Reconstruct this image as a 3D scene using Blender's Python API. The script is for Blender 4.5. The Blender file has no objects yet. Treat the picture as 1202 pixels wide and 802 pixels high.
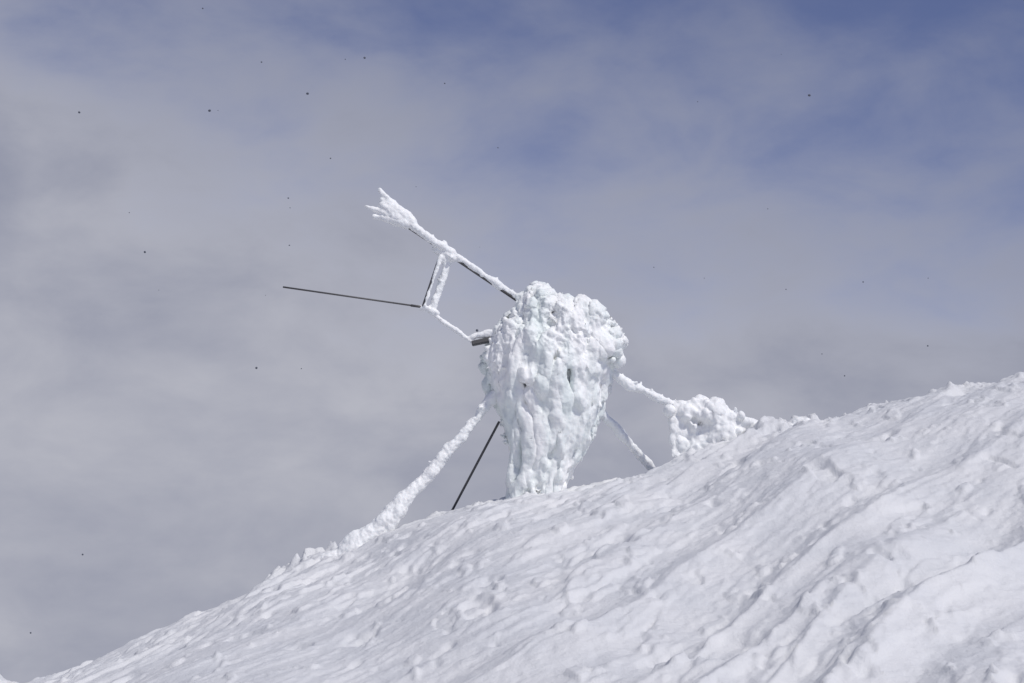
import bpy, math, random
import numpy as np
from mathutils import Vector
random.seed(7); rng=np.random.default_rng(7)
sc=bpy.context.scene
sc.view_settings.view_transform='Standard'
sc.view_settings.look='None'
sc.view_settings.exposure=0

# ---------------- camera : 70 mm lens, tilted up 10 degrees, standing on the slope
PITCH=math.radians(10); FW=36/70
cam=bpy.data.cameras.new("camera"); cam.lens=70; cam.sensor_width=36; cam.clip_end=9000; cam.clip_start=0.1
co=bpy.data.objects.new("camera",cam); sc.collection.objects.link(co)
co.location=(0,0,0); co.rotation_euler=(math.radians(90)+PITCH,0,0); sc.camera=co

YC=25.0   # distance of the hill crest / weather station
def S(a,b,y=YC):
    """survey bearing (a,b) -> world point at distance y (metres)"""
    u=(a-601)/1202*FW; v=(401-b)/1202*FW
    dy=math.cos(PITCH)-v*math.sin(PITCH); dz=math.sin(PITCH)+v*math.cos(PITCH)
    return np.array([u*y/dy,y,dz*y/dy])

# ---------------- noise
P=rng.permutation(256); P=np.concatenate([P,P,P])
G3=rng.normal(size=(256,3)); G3/=np.linalg.norm(G3,axis=1)[:,None]
def noise(x,y,z):
    xi=np.floor(x).astype(int); yi=np.floor(y).astype(int); zi=np.floor(z).astype(int)
    xf=x-xi; yf=y-yi; zf=z-zi
    f=lambda t:t*t*t*(t*(t*6-15)+10)
    u,v,w=f(xf),f(yf),f(zf)
    def g(a,b,c):
        h=P[P[P[(xi+a)&255]+((yi+b)&255)]+((zi+c)&255)]
        G=G3[h]
        return G[...,0]*(xf-a)+G[...,1]*(yf-b)+G[...,2]*(zf-c)
    l=lambda a,b,t:a+(b-a)*t
    r=l(l(l(g(0,0,0),g(1,0,0),u),l(g(0,1,0),g(1,1,0),u),v),
        l(l(g(0,0,1),g(1,0,1),u),l(g(0,1,1),g(1,1,1),u),v),w)
    return r*1.6
def fbm(x,y,z,o=4):
    r=0;a=1.0
    for i in range(o):
        r=r+a*noise(x*2**i+i*13.1,y*2**i+i*7.7,z*2**i+i*3.3); a*=.5
    return r
def sst(a,b,x):
    t=np.clip((x-a)/(b-a),0,1); return t*t*(3-2*t)

# ---------------- materials
def snow_mat(name,col,col2,sss,scale,dist,rough=.55,stretch=(1,1,1),vs=1.3):
    m=bpy.data.materials.new(name); m.use_nodes=True
    nt=m.node_tree; b=nt.nodes['Principled BSDF']
    b.inputs['Roughness'].default_value=rough
    b.inputs['IOR'].default_value=1.31
    b.inputs['Specular IOR Level'].default_value=.3
    b.inputs['Subsurface Weight'].default_value=sss
    b.inputs['Subsurface Radius'].default_value=(.85,.95,1.0)
    b.inputs['Subsurface Scale'].default_value=.025
    tc=nt.nodes.new('ShaderNodeTexCoord')
    mp=nt.nodes.new('ShaderNodeMapping'); mp.inputs['Scale'].default_value=stretch
    n0=nt.nodes.new('ShaderNodeTexNoise'); n0.inputs['Scale'].default_value=vs; n0.inputs['Detail'].default_value=5
    r=nt.nodes.new('ShaderNodeValToRGB')
    r.color_ramp.elements[0].position=.36; r.color_ramp.elements[1].position=.62
    r.color_ramp.elements[0].color=(*col2,1)
    r.color_ramp.elements[1].color=(*col,1)
    nt.links.new(tc.outputs['Object'],mp.inputs[0]); nt.links.new(mp.outputs[0],n0.inputs['Vector']); nt.links.new(n0.outputs['Fac'],r.inputs[0])
    nt.links.new(r.outputs[0],b.inputs['Base Color'])
    n1=nt.nodes.new('ShaderNodeTexNoise'); n1.inputs['Scale'].default_value=scale; n1.inputs['Detail'].default_value=8; n1.inputs['Roughness'].default_value=.62
    nt.links.new(tc.outputs['Object'],n1.inputs['Vector'])
    bp=nt.nodes.new('ShaderNodeBump'); bp.inputs['Strength'].default_value=.8; bp.inputs['Distance'].default_value=dist
    nt.links.new(n1.outputs['Fac'],bp.inputs['Height']); nt.links.new(bp.outputs[0],b.inputs['Normal'])
    return m
M_snow=snow_mat("wind_packed_snow",(.76,.765,.77),(.70,.712,.727),0,8,.034)
M_rime=snow_mat("rime_ice",(.95,.955,.945),(.88,.90,.90),.12,16,.014,.5)
M_mast=snow_mat("glazed_rime_ice",(.95,.955,.945),(.81,.865,.85),.12,15,.018,.42,(1,1,.25),4.0)
def metal():
    m=bpy.data.materials.new("dark_weathered_steel"); m.use_nodes=True
    nt=m.node_tree; b=nt.nodes['Principled BSDF']
    n=nt.nodes.new('ShaderNodeTexNoise'); n.inputs['Scale'].default_value=25
    r=nt.nodes.new('ShaderNodeValToRGB'); r.color_ramp.elements[0].color=(.05,.05,.055,1); r.color_ramp.elements[1].color=(.17,.165,.16,1)
    nt.links.new(n.outputs['Fac'],r.inputs[0]); nt.links.new(r.outputs[0],b.inputs['Base Color'])
    b.inputs['Metallic'].default_value=.3; b.inputs['Roughness'].default_value=.6
    return m
M_metal=metal()

# ---------------- snow slope
prof=[(-3000,3300),(-900,1290),(-300,960),(0,822),(55,803),(100,787),(150,768),(200,743),(250,720),(300,694),(345,668),(400,655),(450,641),(520,612),(590,589),(665,582),(770,558),(850,529),(900,513),(960,508),(1000,501),(1050,486),(1100,475),(1160,466),(1202,457),(1500,398),(2200,300),(4000,230)]
pts=np.array([S(a,b)for a,b in prof]); RX,RZ=pts[:,0],pts[:,2]
def Rz(x):
    r=0
    for d in(-.3,-.15,0,.15,.3): r=r+np.interp(x+d,RX,RZ)
    return r/5
def terrain(x,y,detail=True):
    R=Rz(x)
    t=YC-y
    los=np.clip(R,-6,6)/YC
    tf=np.clip(t,0,None); tb=np.clip(-t,0,None)
    z=R-los*tf-.21*tf**2/(tf+4) + los*np.minimum(tb,20)-.5*tb**2/(tb+4)
    near=sst(13,5,y)
    z=z*(1-near)+near*(-1.65+.10*x*np.exp(-(x/60)**2)+.03*y)
    # distance: sink into a broad valley, hills far away
    d=np.hypot(x,y-YC)
    far=sst(60,900,d)
    z=np.maximum(z,-160-40*far)*(1-far)+far*(-150+60*noise(x/420.,y/420.,x*0+5))
    if detail:
        f=1-sst(40,90,d)
        wx=x+.34*noise(x*.5,y*.25,x*0+1.)+.07*noise(x*2.,y*1.,x*0+61.)
        c,s=.83,.558           # furrow direction (up-hill, leaning right)
        a=wx*c-y*s; l=wx*s+y*c
        n1=noise(a*1.0,l*.09,x*0+2.); n2=noise(a*2.1,l*.20,x*0+9.); n3=noise(a*4.8,l*.45,x*0+19.); n5=noise(a*9,l*.9,x*0+29.)
        big=noise(x*.40,y*.16,x*0+4.); lump=noise(x*.9,y*.5,x*0+74.)
        strong=.32+.68*sst(-2,4,x-.25*(y-19))
        patch=.22+.78*sst(-.25,.45,noise(x*.5,y*.25,x*0+44.))
        h=strong*(.24*(.5-np.abs(n1))*1.6+patch*.070*n2+patch*.024*n3+.006*n5)+.15*big+.055*lump
        # wind-eroded crust plates with crisp edges
        q=fbm(a*1.6+3,l*.45,x*0+6.,4)
        h+=.048*sst(.12,.32,q)*patch
        q2=fbm(a*3.2+8,l*1.0,x*0+16.,4)
        h+=.024*sst(.16,.40,q2)*(.3+.7*patch)
        q5=fbm(a*6+28,l*2.2,x*0+36.,3)
        h+=.008*sst(.15,.40,q5)
        q4=fbm(x*3.+1,y*1.6,x*0+56.,4)
        h+=.034*sst(.44,.70,q4)
        h+=.014*fbm(x*3.4+9,y*2.0,x*0+83.,4)*patch
        h+=.004*fbm(x*8.,y*6.,x*0+3.,3)
        # scoured pits
        p=fbm(x*1.4+40,y*.8,x*0+30.,3)
        h-=.07*sst(.48,.74,p)
        p=fbm(x*2.6+4,y*1.5,x*0+130.,3)
        h-=.035*sst(.55,.78,p)
        # rime knobs along the crest
        k=np.exp(-((y-YC)/.9)**2)
        kn=fbm(x*2.8,y*1.8,x*0+22.,4)
        side=.25+.95*np.exp(-((x+2.55)/.55)**2)+.7*np.exp(-((x-3.4)/.7)**2)
        h+=k*side*(.13*sst(.0,.5,kn)+.04*np.abs(fbm(x*6,y*4,x*0+25.,3)))
        # hump at far left
        z=z+f*h+.56*np.exp(-((x+6.62)/.30)**2-((y-YC)/.9)**2)
    return z
def axis(lo,hi,step,L,H,gr):
    a=list(np.arange(lo,hi+1e-6,step)); s=step
    up=[];v=hi
    while v<H: s*=gr; v+=s; up.append(v)
    s=step;v=lo;dn=[]
    while v>L: s*=gr; v-=s; dn.append(v)
    return np.array(dn[::-1]+a+up)
xs=axis(-7.6,7.8,.019,-4000,4000,1.12)
ys=axis(11.5,26.4,.028,-4000,4000,1.12)
X,Y=np.meshgrid(xs,ys); Z=terrain(X,Y)
nx,ny=len(xs),len(ys)
me=bpy.data.meshes.new("snow_slope")
me.vertices.add(nx*ny); me.vertices.foreach_set('co',np.stack([X,Y,Z],-1).reshape(-1).astype(np.float32))
i=np.arange(nx-1)[None,:]+nx*np.arange(ny-1)[:,None]; i=i.reshape(-1)
F=np.stack([i,i+1,i+1+nx,i+nx],-1).astype(np.int32); nf=len(F)
me.loops.add(nf*4); me.loops.foreach_set('vertex_index',F.reshape(-1))
me.polygons.add(nf); me.polygons.foreach_set('loop_start',np.arange(0,nf*4,4,dtype=np.int32)); 
me.polygons.foreach_set('loop_total',np.full(nf,4,dtype=np.int32))
me.update(calc_edges=True); me.polygons.foreach_set('use_smooth',np.ones(nf,dtype=bool)); me.update()
me.materials.append(M_snow)
slope=bpy.data.objects.new("snow_slope",me); sc.collection.objects.link(slope)

# ---------------- blob accumulators
import bmesh
bm=bmesh.new(); bmesh.ops.create_icosphere(bm,subdivisions=2,radius=1); bm.verts.ensure_lookup_table()
TV=np.array([v.co[:]for v in bm.verts]); TF=np.array([[v.index for v in f.verts]for f in bm.faces]); bm.free()
class Blobs:
    def __init__(s): s.v=[];s.f=[];s.n=0
    def add(s,c,r,axis=None,ln=1.0):
        r=np.array(r if hasattr(r,'__len__') else (r,r,r),float)
        V=TV*r
        if axis is not None:
            a=np.array(axis,float); a/=np.linalg.norm(a)
            h=np.array([0,0,1.]) if abs(a[2])<.9 else np.array([1.,0,0])
            b=np.cross(h,a); b/=np.linalg.norm(b); c2=np.cross(a,b)
            V=V[:,0:1]*b+V[:,1:2]*c2+V[:,2:3]*a*ln
        s.v.append(V+np.array(c)); s.f.append(TF+s.n); s.n+=len(TV)
    def build(s,name,voxel,parent,disp,mat,smooth=0):
        me=bpy.data.meshes.new(name+"_src"); me.from_pydata(np.concatenate(s.v).tolist(),[],np.concatenate(s.f).tolist())
        o=bpy.data.objects.new(name+"_src",me); sc.collection.objects.link(o)
        m=o.modifiers.new('r','REMESH'); m.mode='VOXEL'; m.voxel_size=voxel; m.use_smooth_shade=True
        if smooth:
            m=o.modifiers.new('s','SMOOTH'); m.factor=.5; m.iterations=smooth
        dg=bpy.context.evaluated_depsgraph_get(); 
        me2=bpy.data.meshes.new_from_object(o.evaluated_get(dg)); me2.name=name
        bpy.data.objects.remove(o); 
        n=len(me2.vertices); C=np.zeros(n*3); N=np.zeros(n*3)
        me2.vertices.foreach_get('co',C); me2.vertices.foreach_get('normal',N)
        C=C.reshape(-1,3);N=N.reshape(-1,3)
        for fn in (disp if isinstance(disp,tuple) else (disp,)):
            C=C+N*fn(C,N)[:,None]
            me2.vertices.foreach_set('co',C.reshape(-1)); me2.update()
            N=np.zeros(n*3); me2.vertices.foreach_get('normal',N); N=N.reshape(-1,3)
        me2.materials.clear(); me2.materials.append(mat)
        me2.polygons.foreach_set('use_smooth',np.ones(len(me2.polygons),dtype=bool))
        ob=bpy.data.objects.new(name,me2); sc.collection.objects.link(ob); ob.parent=parent
        print(name,n)
        return ob
def rdir():
    v=rng.normal(size=3); return v/np.linalg.norm(v)
def rime_disp(a):
    def d(C,N):
        x,y,z=C.T
        return a*(.7*fbm(x*5,y*5,z*4,3)+.5*(np.abs(fbm(x*11,y*11,z*9,2))-.25)+.25*fbm(x*28+5,y*28,z*28,2))
    return d
def mast_big(C,N):
    x,y,z=C.T
    zt=S(600,425,YM)[2]
    k=sst(-.40,.40,z-zt+.5*noise(x*2,y*2,z))      # 1 = cap, 0 = curtains
    wx=x+.16*noise(x*1.5,y*1.5,z*1.2+4)
    low=.085*(.36-np.abs(noise(wx*2.8,y*3.2,z*.7)))*1.5+.06*fbm(x*3,y*3,z*2.0,2)
    cap=.105*fbm(x*2.5,y*2.5,z*2.1,2)+.045*(.30-np.abs(noise(wx*3.6+z*2.2,y*4,z*2.4)))
    return np.clip(k*cap+(1-k)*low,-.05,.09)
def mast_fine(C,N):
    x,y,z=C.T
    zt=S(600,425,YM)[2]
    k=sst(-.40,.40,z-zt+.5*noise(x*2,y*2,z))
    wx=x+.06*noise(x*3,y*3,z*2.5+4)
    low=.024*(.35-np.abs(noise(wx*8,y*9,z*1.8+3)))+.011*(.3-np.abs(noise(wx*19,y*20,z*4.5+3)))+.016*fbm(x*9,y*9,z*6,3)
    cap=.030*(.30-np.abs(fbm(wx*6+z*2.5,y*6,z*4.6,3)))+.022*fbm(x*12,y*12,z*10,3)
    return np.clip(k*cap+(1-k)*low,-.025,.05)
def rod(name,p,q,r,parent,mat=None,sides=12):
    p=Vector(p);q=Vector(q); bm=bmesh.new()
    bmesh.ops.create_cone(bm,segments=sides,radius1=r,radius2=r,depth=(q-p).length,cap_ends=True)
    bmesh.ops.bevel(bm,geom=[e for e in bm.edges if len([f for f in e.link_faces if len(f.verts)>4])],offset=r*.25,segments=2,affect='EDGES')
    me=bpy.data.meshes.new(name); bm.to_mesh(me); bm.free(); me.materials.append(mat or M_metal)
    for f in me.polygons: f.use_smooth=len(f.vertices)==4
    o=bpy.data.objects.new(name,me); sc.collection.objects.link(o)
    o.location=(p+q)/2; o.rotation_euler=(q-p).to_track_quat('Z','Y').to_euler(); o.parent=parent
    return o
def crust(B,p,q,r0,r1,off=(0,0,0),step=.45,jit=.3,spike=0,sdir=None,wob=0):
    p=np.array(p);q=np.array(q);L=np.linalg.norm(q-p);t=0; w=0.0; J=np.zeros(3)
    while t<=1:
        w=.85*w+rng.normal()*wob*.5; w=max(-.45,min(.5,w)); J=.75*J+rdir()*jit*.55
        r=(r0+(r1-r0)*t)*(1+w)
        c=p+(q-p)*t+np.array(off)+J*r
        B.add(c,(r,r,r),q-p,rng.uniform(1.3,2.0))
        if rng.random()<spike:
            d=(np.array(sdir)if sdir is not None else rdir())+rdir()*.6
            d/=np.linalg.norm(d)
            B.add(c+d*r*.8,(r*.42,r*.34,r*.42),d,rng.uniform(1.3,2.4))
        t+=step*r/L

station=bpy.data.objects.new("weather_station",None); sc.collection.objects.link(station)

# ---------------- rime-encased mast (the big tooth-shaped lump)
rows=[(340,622,640),(350,612,657),(360,604,681),(370,598,703),(380,592,716),(392,581,726),(406,569,727),(422,566,722),(440,567,717),(455,571,713),(470,578,710),(490,583,703),(510,586,698),(530,591,688),(550,592,677),(570,590,669),(592,585,664)]
rb=np.array([r[0]for r in rows]);rl=np.array([r[1]for r in rows])+3.;rr_=np.array([r[2]for r in rows])-3.
YM=24.9
def edges(b): 
    return np.interp(b,rb,rl),np.interp(b,rb,rr_)
B=Blobs()
def depth_r(b): return np.interp(b,[340,375,430,480,540,592],[.26,.54,.62,.50,.40,.38])
for b in np.arange(346,600,6):
    l,r=edges(b); L=S(l,b,YM);R=S(r,b,YM); c=(L+R)/2; hw=(R-L)[0]/2
    k=.88 if b<430 else .82
    B.add(c,(hw*k,depth_r(b)*k,.13))
def surf(b,phi):
    l,r=edges(b); L=S(l,b,YM);R=S(r,b,YM); c=(L+R)/2; hw=(R-L)[0]/2
    d=np.array([math.cos(phi)*hw,-math.sin(phi)*depth_r(b),0])
    return c+d,d/np.linalg.norm(d)
for _ in range(100):
    b=rng.uniform(348,445); phi=rng.uniform(-.7,math.pi+.7)
    p,n=surf(b,phi); r=.06+.10*rng.random()**1.6
    ax=n*.35+np.array([0,0,-1.0])+rdir()*.35
    if b<364: ax=n*.9+np.array([.3,0,-.1])+rdir()*.4; r*=.75
    B.add(p-n*r*.9-np.array([0,0,.04 if b<364 else 0]),(r,r*.75,r),ax,rng.uniform(1.4,2.4))
for b,phi,r,ln in ((360,2.6,.12,1.4),(374,2.7,.14,1.5),(398,2.95,.12,1.7),(412,2.5,.16,1.6),(440,2.75,.15,1.8),(400,2.0,.17,1.7),(382,1.4,.16,1.4),(420,1.25,.13,1.9),(384,.6,.16,1.4),(376,.9,.14,1.3),(380,.35,.12,1.3),(370,1.8,.14,1.3),(395,.15,.12,1.5),(425,.35,.14,2.0),(450,.15,.12,2.2),(455,1.7,.14,1.8),(470,.9,.12,1.8)):
    p,n=surf(b,phi); B.add(p-n*r*.75,(r,r*.8,r),np.array([0,0,-1.])+n*.25+rdir()*.2,ln)
for _ in range(24):
    phi=rng.uniform(-.4,math.pi+.4); b=rng.uniform(385,475); e=min(602,b+rng.uniform(70,190)); r=rng.uniform(.06,.13)
    b0=b;w=rng.uniform(-.4,.4); h=rng.uniform(0,6)
    while b<e:
        t=(b-b0)/(e-b0)
        p,n=surf(b,phi+w*t+.10*math.sin(b*.05+h))
        q=r*(1-.6*t)*(1+.16*math.sin(b*.08+h))
        B.add(p-n*q*(.75+.6*t),(q,q,q*1.6)); b+=3
for phi,ra in ((.25,.11),(.85,.09),(2.75,.11),(2.1,.085)):
    for b in np.arange(415,598,3):
        p,n=surf(b,phi+.12*math.sin(b*.04+phi)); q=ra*(1-.25*(b-415)/180)*(1+.16*math.sin(b*.07+phi*9)); B.add(p-n*q*.9,(q,q,q*1.6))
for _ in range(34):
    b=rng.uniform(545,606); p,n=surf(min(b,592),rng.uniform(-.3,math.pi+.3)); p=p-np.array([0,0,max(0,b-592)*.0107]); r=rng.uniform(.05,.10)
    B.add(p-n*r*.85,(r,r,r*1.5))
# feather fringe
for _ in range(190):
    b=rng.uniform(370,430); phi=rng.uniform(-.8,.45); p,n=surf(b,phi)
    d=n*.8+np.array([.15,-.1,.5])+rdir()*.3; d/=np.linalg.norm(d)
    B.add(p+n*.005,(.034,.028,.034),d,rng.uniform(2.2,4.0))
for _ in range(80):
    b=rng.uniform(344,440); phi=rng.uniform(2.4,math.pi+.4); p,n=surf(b,phi)
    d=n*.8+np.array([-.1,-.1,-.1])+rdir()*.5; d/=np.linalg.norm(d)
    B.add(p-n*.02,(.034,.034,.034),d,rng.uniform(1.5,2.6))
for a in range(70):
    b=rng.uniform(430,560); phi=rng.choice([rng.uniform(-.3,.4),rng.uniform(2.7,3.5)]); p,n=surf(b,phi)
    d=n*.4+np.array([0,0,-.9])+rdir()*.2; d/=np.linalg.norm(d)
    B.add(p-n*.035,(.036,.032,.036),d,rng.uniform(2.0,3.6))
B.build("rime_covered_mast",.0115,station,(mast_big,mast_fine),M_mast,smooth=7)
rod("mast_tube",S(626,600,YM+.05),S(640,400,YM+.05),.05,station)

# ---------------- boom, bracket, whip, sensor box
A=Blobs()
y0=YM
yb=y0-.25
b0=S(456,251,yb);b1=S(640,375,y0)
rod("boom_bar",b0,b1,.021,station)
crust(A,S(470,257,yb),S(607,351,y0),.050,.042,off=(.006,-.022,.006),step=.3,jit=.22,spike=.14,sdir=(.1,0,1),wob=.12)
crust(A,S(455,246,yb),S(490,270,yb),.078,.046,off=(0,0,.01),jit=.2,spike=.2,sdir=(-.5,0,.6))
for tip,s,w in [((447,225),(470,250),.050),((454,231),(480,257),.055),((432,243),(466,256),.045),((439,254),(474,262),.050),((450,236),(468,250),.06),((460,236),(474,252),.05)]:
    p=S(*tip,yb);q=S(*s,yb); crust(A,q,p,w*1.4,w*.6,jit=.25,spike=.2,sdir=(p-q)/np.linalg.norm(p-q))
crust(A,S(514,294,y0-.14),S(530,302,y0-.14),.06,.06,jit=.3,spike=.3)
crust(A,S(521,291,y0-.14),S(521,306,y0-.14),.055,.05)
l0,l1=S(516,303,y0-.16),S(497,360,y0-.2)
r0,r1=S(527,306,y0-.10),S(507,364,y0-.15)
rod("bracket_arm",l0,l1,.022,station); rod("bracket_arm_rear",r0,r1,.022,station)
crust(A,r0,r1,.046,.044,off=(.004,-.02,.0),step=.3,jit=.2,spike=.12,wob=.1)
crust(A,l0,l1,.024,.022,off=(.018,-.016,.01),jit=.15,wob=.1)
crust(A,S(497,362,y0-.18),S(510,367,y0-.18),.042,.04)
rod("whip_antenna",S(332,337,y0-.5),S(499,361,y0-.18),.0110,station)
rod("whip_ferrule",S(482,358.6,y0-.21),S(499,361,y0-.18),.016,station)
rod("lower_strut",S(499,363,y0-.18),S(556,403,y0-.12),.016,station)
crust(A,S(503,366,y0-.18),S(554,402,y0-.12),.028,.032,off=(.0,-.014,.010),jit=.2,spike=.12,sdir=(0,0,-1),wob=.1)
def box(name,c,size,rot,parent):
    bm=bmesh.new(); bmesh.ops.create_cube(bm,size=1)
    for v in bm.verts: v.co=Vector((v.co.x*size[0],v.co.y*size[1],v.co.z*size[2]))
    bmesh.ops.bevel(bm,geom=bm.edges[:],offset=.008,segments=2,affect='EDGES')
    me=bpy.data.meshes.new(name);bm.to_mesh(me);bm.free();me.materials.append(M_metal)
    o=bpy.data.objects.new(name,me);sc.collection.objects.link(o);o.location=c;o.rotation_euler=rot;o.parent=parent
box("sensor_box",S(566,401,y0-.12),(.27,.12,.055),(0,math.radians(-12),0),station)
crust(A,S(553,396,y0-.14),S(578,391,y0-.14),.038,.05,off=(0,0,.0),jit=.2)
rod("sensor_arm",S(572,398,y0-.1),S(600,393,y0),.025,station)

# ---------------- legs
yl=24.55
pL0=S(592,455,YM-.05); pL1=S(428,646,yl)
rod("front_leg",pL0,pL1-np.array([.05,0,.1]),.03,station)
crust(A,S(586,460,YM-.1),S(508,552,24.7),.064,.074,step=.25,jit=.30,spike=.16,sdir=(-.5,0,-.3),wob=.12)
crust(A,S(508,552,24.7),S(446,618,yl),.075,.090,step=.25,jit=.30,spike=.16,sdir=(-.5,0,-.3),wob=.12)
crust(A,S(452,610,yl),S(410,652,yl),.10,.16,step=.25,jit=.35,spike=.2)
crust(A,S(466,600,yl),S(445,643,yl),.085,.055,jit=.3,spike=.2,sdir=(.2,0,-1))
crust(A,S(392,660,yl),S(440,650,yl),.13,.13,jit=.5,spike=.2)
pr=S(524,612,25.6); d=pr-S(586,495,YM+.1); rod("rear_stay",S(586,495,YM+.1),pr+d*.12,.0155,station)
pq=S(773,558,25.7); d=pq-S(695,472,YM+.1); rod("right_leg",S(695,472,YM+.1),pq+d*.12,.022,station)
crust(A,S(698,476,YM+.1),pq+d*.08,.050,.056,off=(-.002,-.008,.003),step=.3,jit=.14,spike=.06,wob=.08)
g0=S(712,433,YM);g1=S(800,480,25.0)
rod("guy_cable",g0,g1,.014,station)
crust(A,S(714,434,YM),S(740,453,YM),.044,.066,jit=.35,spike=.5,sdir=(.5,0,.6),wob=.15)
crust(A,S(738,451,YM),S(794,476,25.),.066,.048,jit=.35,spike=.5,sdir=(.4,0,.7),wob=.15)
A.build("rime_crust",.0105,station,rime_disp(.018),M_rime,smooth=2)

# ---------------- rime-covered rock with trailing knobs
rock=bpy.data.objects.new("rime_covered_rock",None); sc.collection.objects.link(rock)
R=Blobs()
def cl(a,b,y,r,n,k=.45):
    c=S(a,b,y); R.add(c,(r,r*.9,r*.9))
    for _ in range(n):
        d=rdir(); q=rng.uniform(.35,.6)*r
        R.add(c+d*(r-q*.8),q,d+np.array([0,0,.3]),rng.uniform(1,1.4))
cl(806,486,25,.19,7); cl(799,497,25,.15,5); cl(828,490,25,.22,8); cl(850,498,25,.23,8); cl(868,507,25,.20,7)
cl(812,508,25,.18,7); cl(822,520,25,.20,7); cl(816,530,25,.17,7);cl(846,516,25,.28,7);cl(812,544,25,.14,5);cl(835,532,24.95,.2,5)
cl(884,503,25,.14,6); cl(898,502,25,.11,6); cl(925,507,25,.12,6); cl(943,505,25,.13,7); cl(910,512,25,.12,6);cl(840,481,24.9,.12,6);cl(818,475,24.95,.12,5)
for _ in range(40):
    a=rng.uniform(784,870); b=rng.uniform(470,482)+max(0,(a-830))*.35; d=rdir()*.5+np.array([-.3,-.2,.6]); d/=np.linalg.norm(d)
    R.add(S(a,b,25+rng.uniform(-.15,.15)),(.036,.036,.036),d,rng.uniform(1.2,2.2))
for _ in range(20):
    a=rng.uniform(790,808); b=rng.uniform(498,532); R.add(S(a,b,24.9),(.036,.036,.036),(-.2,-.1,-1),rng.uniform(2,3.4))
def rock_big(C,N):
    x,y,z=C.T
    return .08*fbm(x*2.6,y*2.6,z*2.0,2)+.035*(.30-np.abs(noise(x*4.5+z,y*5,z*2.6)))
def rock_fine(C,N):
    x,y,z=C.T
    return .016*(.30-np.abs(fbm(x*9,y*9,z*6,2)))+.011*fbm(x*15,y*15,z*12,3)
R.build("rime_crust_rock",.0125,rock,(rock_big,rock_fine),M_rime,smooth=14)

# ---------------- small dark specks added in mid-air, standing in for sensor dust
G=[(307,73),(93,132),(361,110),(301,432),(522,98),(950,112),(97,651),(36,743),(388,186),(238,10),(170,296),(428,68),(560,388),(246,130)]
pos=[S(a,b,rng.uniform(17,23))for a,b in G]
for _ in range(26):
    pos.append(np.array([rng.uniform(-6,5),rng.uniform(16,24),rng.uniform(2.5,7.2)]))
gb=Blobs()
for k,p in enumerate(pos):
    r=rng.uniform(.010,.017) if k<len(G) else rng.uniform(.004,.009)
    gb.add(p,(r,r*.8,r*.7),rdir(),1.1)
me=bpy.data.meshes.new("added_dark_specks"); me.from_pydata(np.concatenate(gb.v).tolist(),[],np.concatenate(gb.f).tolist())
mg=bpy.data.materials.new("dark_speck"); mg.use_nodes=True; bb=mg.node_tree.nodes['Principled BSDF']; bb.inputs['Roughness'].default_value=.8
ng=mg.node_tree.nodes.new('ShaderNodeTexNoise'); rg=mg.node_tree.nodes.new('ShaderNodeValToRGB'); rg.color_ramp.elements[0].color=(.07,.08,.11,1); rg.color_ramp.elements[1].color=(.12,.13,.16,1)
mg.node_tree.links.new(ng.outputs['Fac'],rg.inputs[0]); mg.node_tree.links.new(rg.outputs[0],bb.inputs['Base Color'])
me.materials.append(mg); og=bpy.data.objects.new("added_dark_specks",me); sc.collection.objects.link(og)

# ---------------- light and sky
sd=Vector((.40,-.42,.72)).normalized()   # towards the sun
el=math.asin(sd.z); az=math.atan2(sd.x,sd.y)
sun=bpy.data.lights.new("sun",'SUN'); sun.energy=2.6; sun.angle=math.radians(3); sun.color=(1,.965,.92)
so=bpy.data.objects.new("sun",sun); sc.collection.objects.link(so); so.rotation_euler=(-sd).to_track_quat('-Z','Y').to_euler()
w=bpy.data.worlds.new("World"); sc.world=w; w.use_nodes=True; nt=w.node_tree; N=nt.nodes; Lk=nt.links
bg=N['Background']; bg.inputs['Strength'].default_value=.1
sky=N.new('ShaderNodeTexSky'); sky.sky_type='NISHITA'; sky.sun_disc=False; sky.sun_elevation=el; sky.sun_rotation=az; sky.altitude=2000
tc=N.new('ShaderNodeTexCoord')
sep=N.new('ShaderNodeSeparateXYZ'); Lk.new(tc.outputs['Generated'],sep.inputs[0])
def math_(op,a,b=None,c=None):
    n=N.new('ShaderNodeMath'); n.operation=op
    for k,v in enumerate((a,b,c)):
        if v is None: continue
        if isinstance(v,(int,float)): n.inputs[k].default_value=v
        else: Lk.new(v,n.inputs[k])
    return n.outputs[0]
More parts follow.
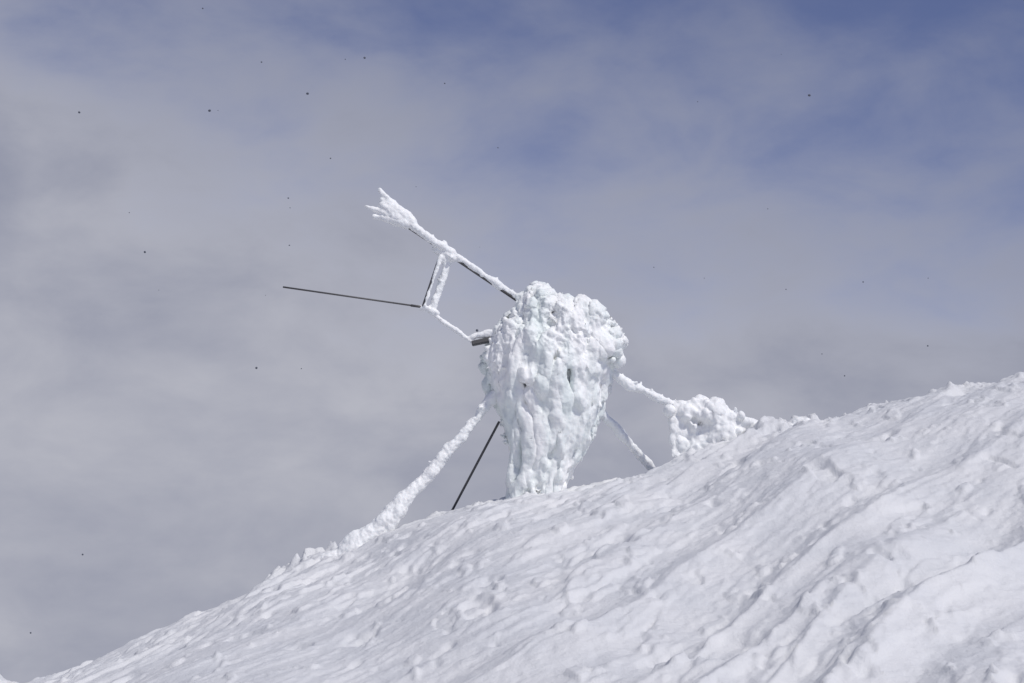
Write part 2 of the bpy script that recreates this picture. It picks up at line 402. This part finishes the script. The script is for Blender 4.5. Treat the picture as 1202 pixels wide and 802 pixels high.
def nz(scale,det,rough,loc=(0,0,0),sc3=(1,1,1),dist=0):
    mp=N.new('ShaderNodeMapping'); mp.inputs['Location'].default_value=loc; mp.inputs['Scale'].default_value=sc3
    mp.inputs['Rotation'].default_value=(0,math.radians(15),0)
    Lk.new(tc.outputs['Generated'],mp.inputs['Vector'])
    n=N.new('ShaderNodeTexNoise'); n.inputs['Scale'].default_value=scale; n.inputs['Detail'].default_value=det; n.inputs['Roughness'].default_value=rough; n.inputs['Distortion'].default_value=dist
    Lk.new(mp.outputs[0],n.inputs['Vector']); return n.outputs['Fac']
nA=nz(5,7,.5,(3,1,2),(1,1,1.8),.2); nB=nz(12,8,.55,(1,5,0),(1,1,1.9),.25)
# blue opening: higher and to the right
t=math_('MULTIPLY_ADD',sep.outputs['X'],.28,sep.outputs['Z'])
t=math_('MULTIPLY_ADD',math_('SUBTRACT',nA,.5),.28,t)
t=math_('MULTIPLY_ADD',math_('SUBTRACT',nB,.5),.22,t)
mr=N.new('ShaderNodeMapRange'); mr.interpolation_type='SMOOTHSTEP'
mr.inputs['From Min'].default_value=.18; mr.inputs['From Max'].default_value=.395
mr.inputs['To Min'].default_value=0; mr.inputs['To Max'].default_value=.95
Lk.new(t,mr.inputs['Value'])
cr=N.new('ShaderNodeValToRGB'); e=cr.color_ramp.elements
e[0].position=.34; e[0].color=(.290,.307,.392,1); e[1].position=.64; e[1].color=(.460,.468,.530,1)
Lk.new(math_('MULTIPLY_ADD',nB,.55,math_('MULTIPLY',nA,.45)),cr.inputs[0])
vm=N.new('ShaderNodeVectorMath'); vm.operation='SCALE'; vm.inputs['Scale'].default_value=10; Lk.new(cr.outputs[0],vm.inputs[0])
vs=N.new('ShaderNodeVectorMath'); vs.operation='MULTIPLY'; vs.inputs[1].default_value=(.72,.63,.80); Lk.new(sky.outputs[0],vs.inputs[0])
mx=N.new('ShaderNodeMix'); mx.data_type='RGBA'
Lk.new(mr.outputs[0],mx.inputs['Factor']); Lk.new(vm.outputs[0],mx.inputs['A']); Lk.new(vs.outputs[0],mx.inputs['B'])
Lk.new(mx.outputs['Result'],bg.inputs['Color'])
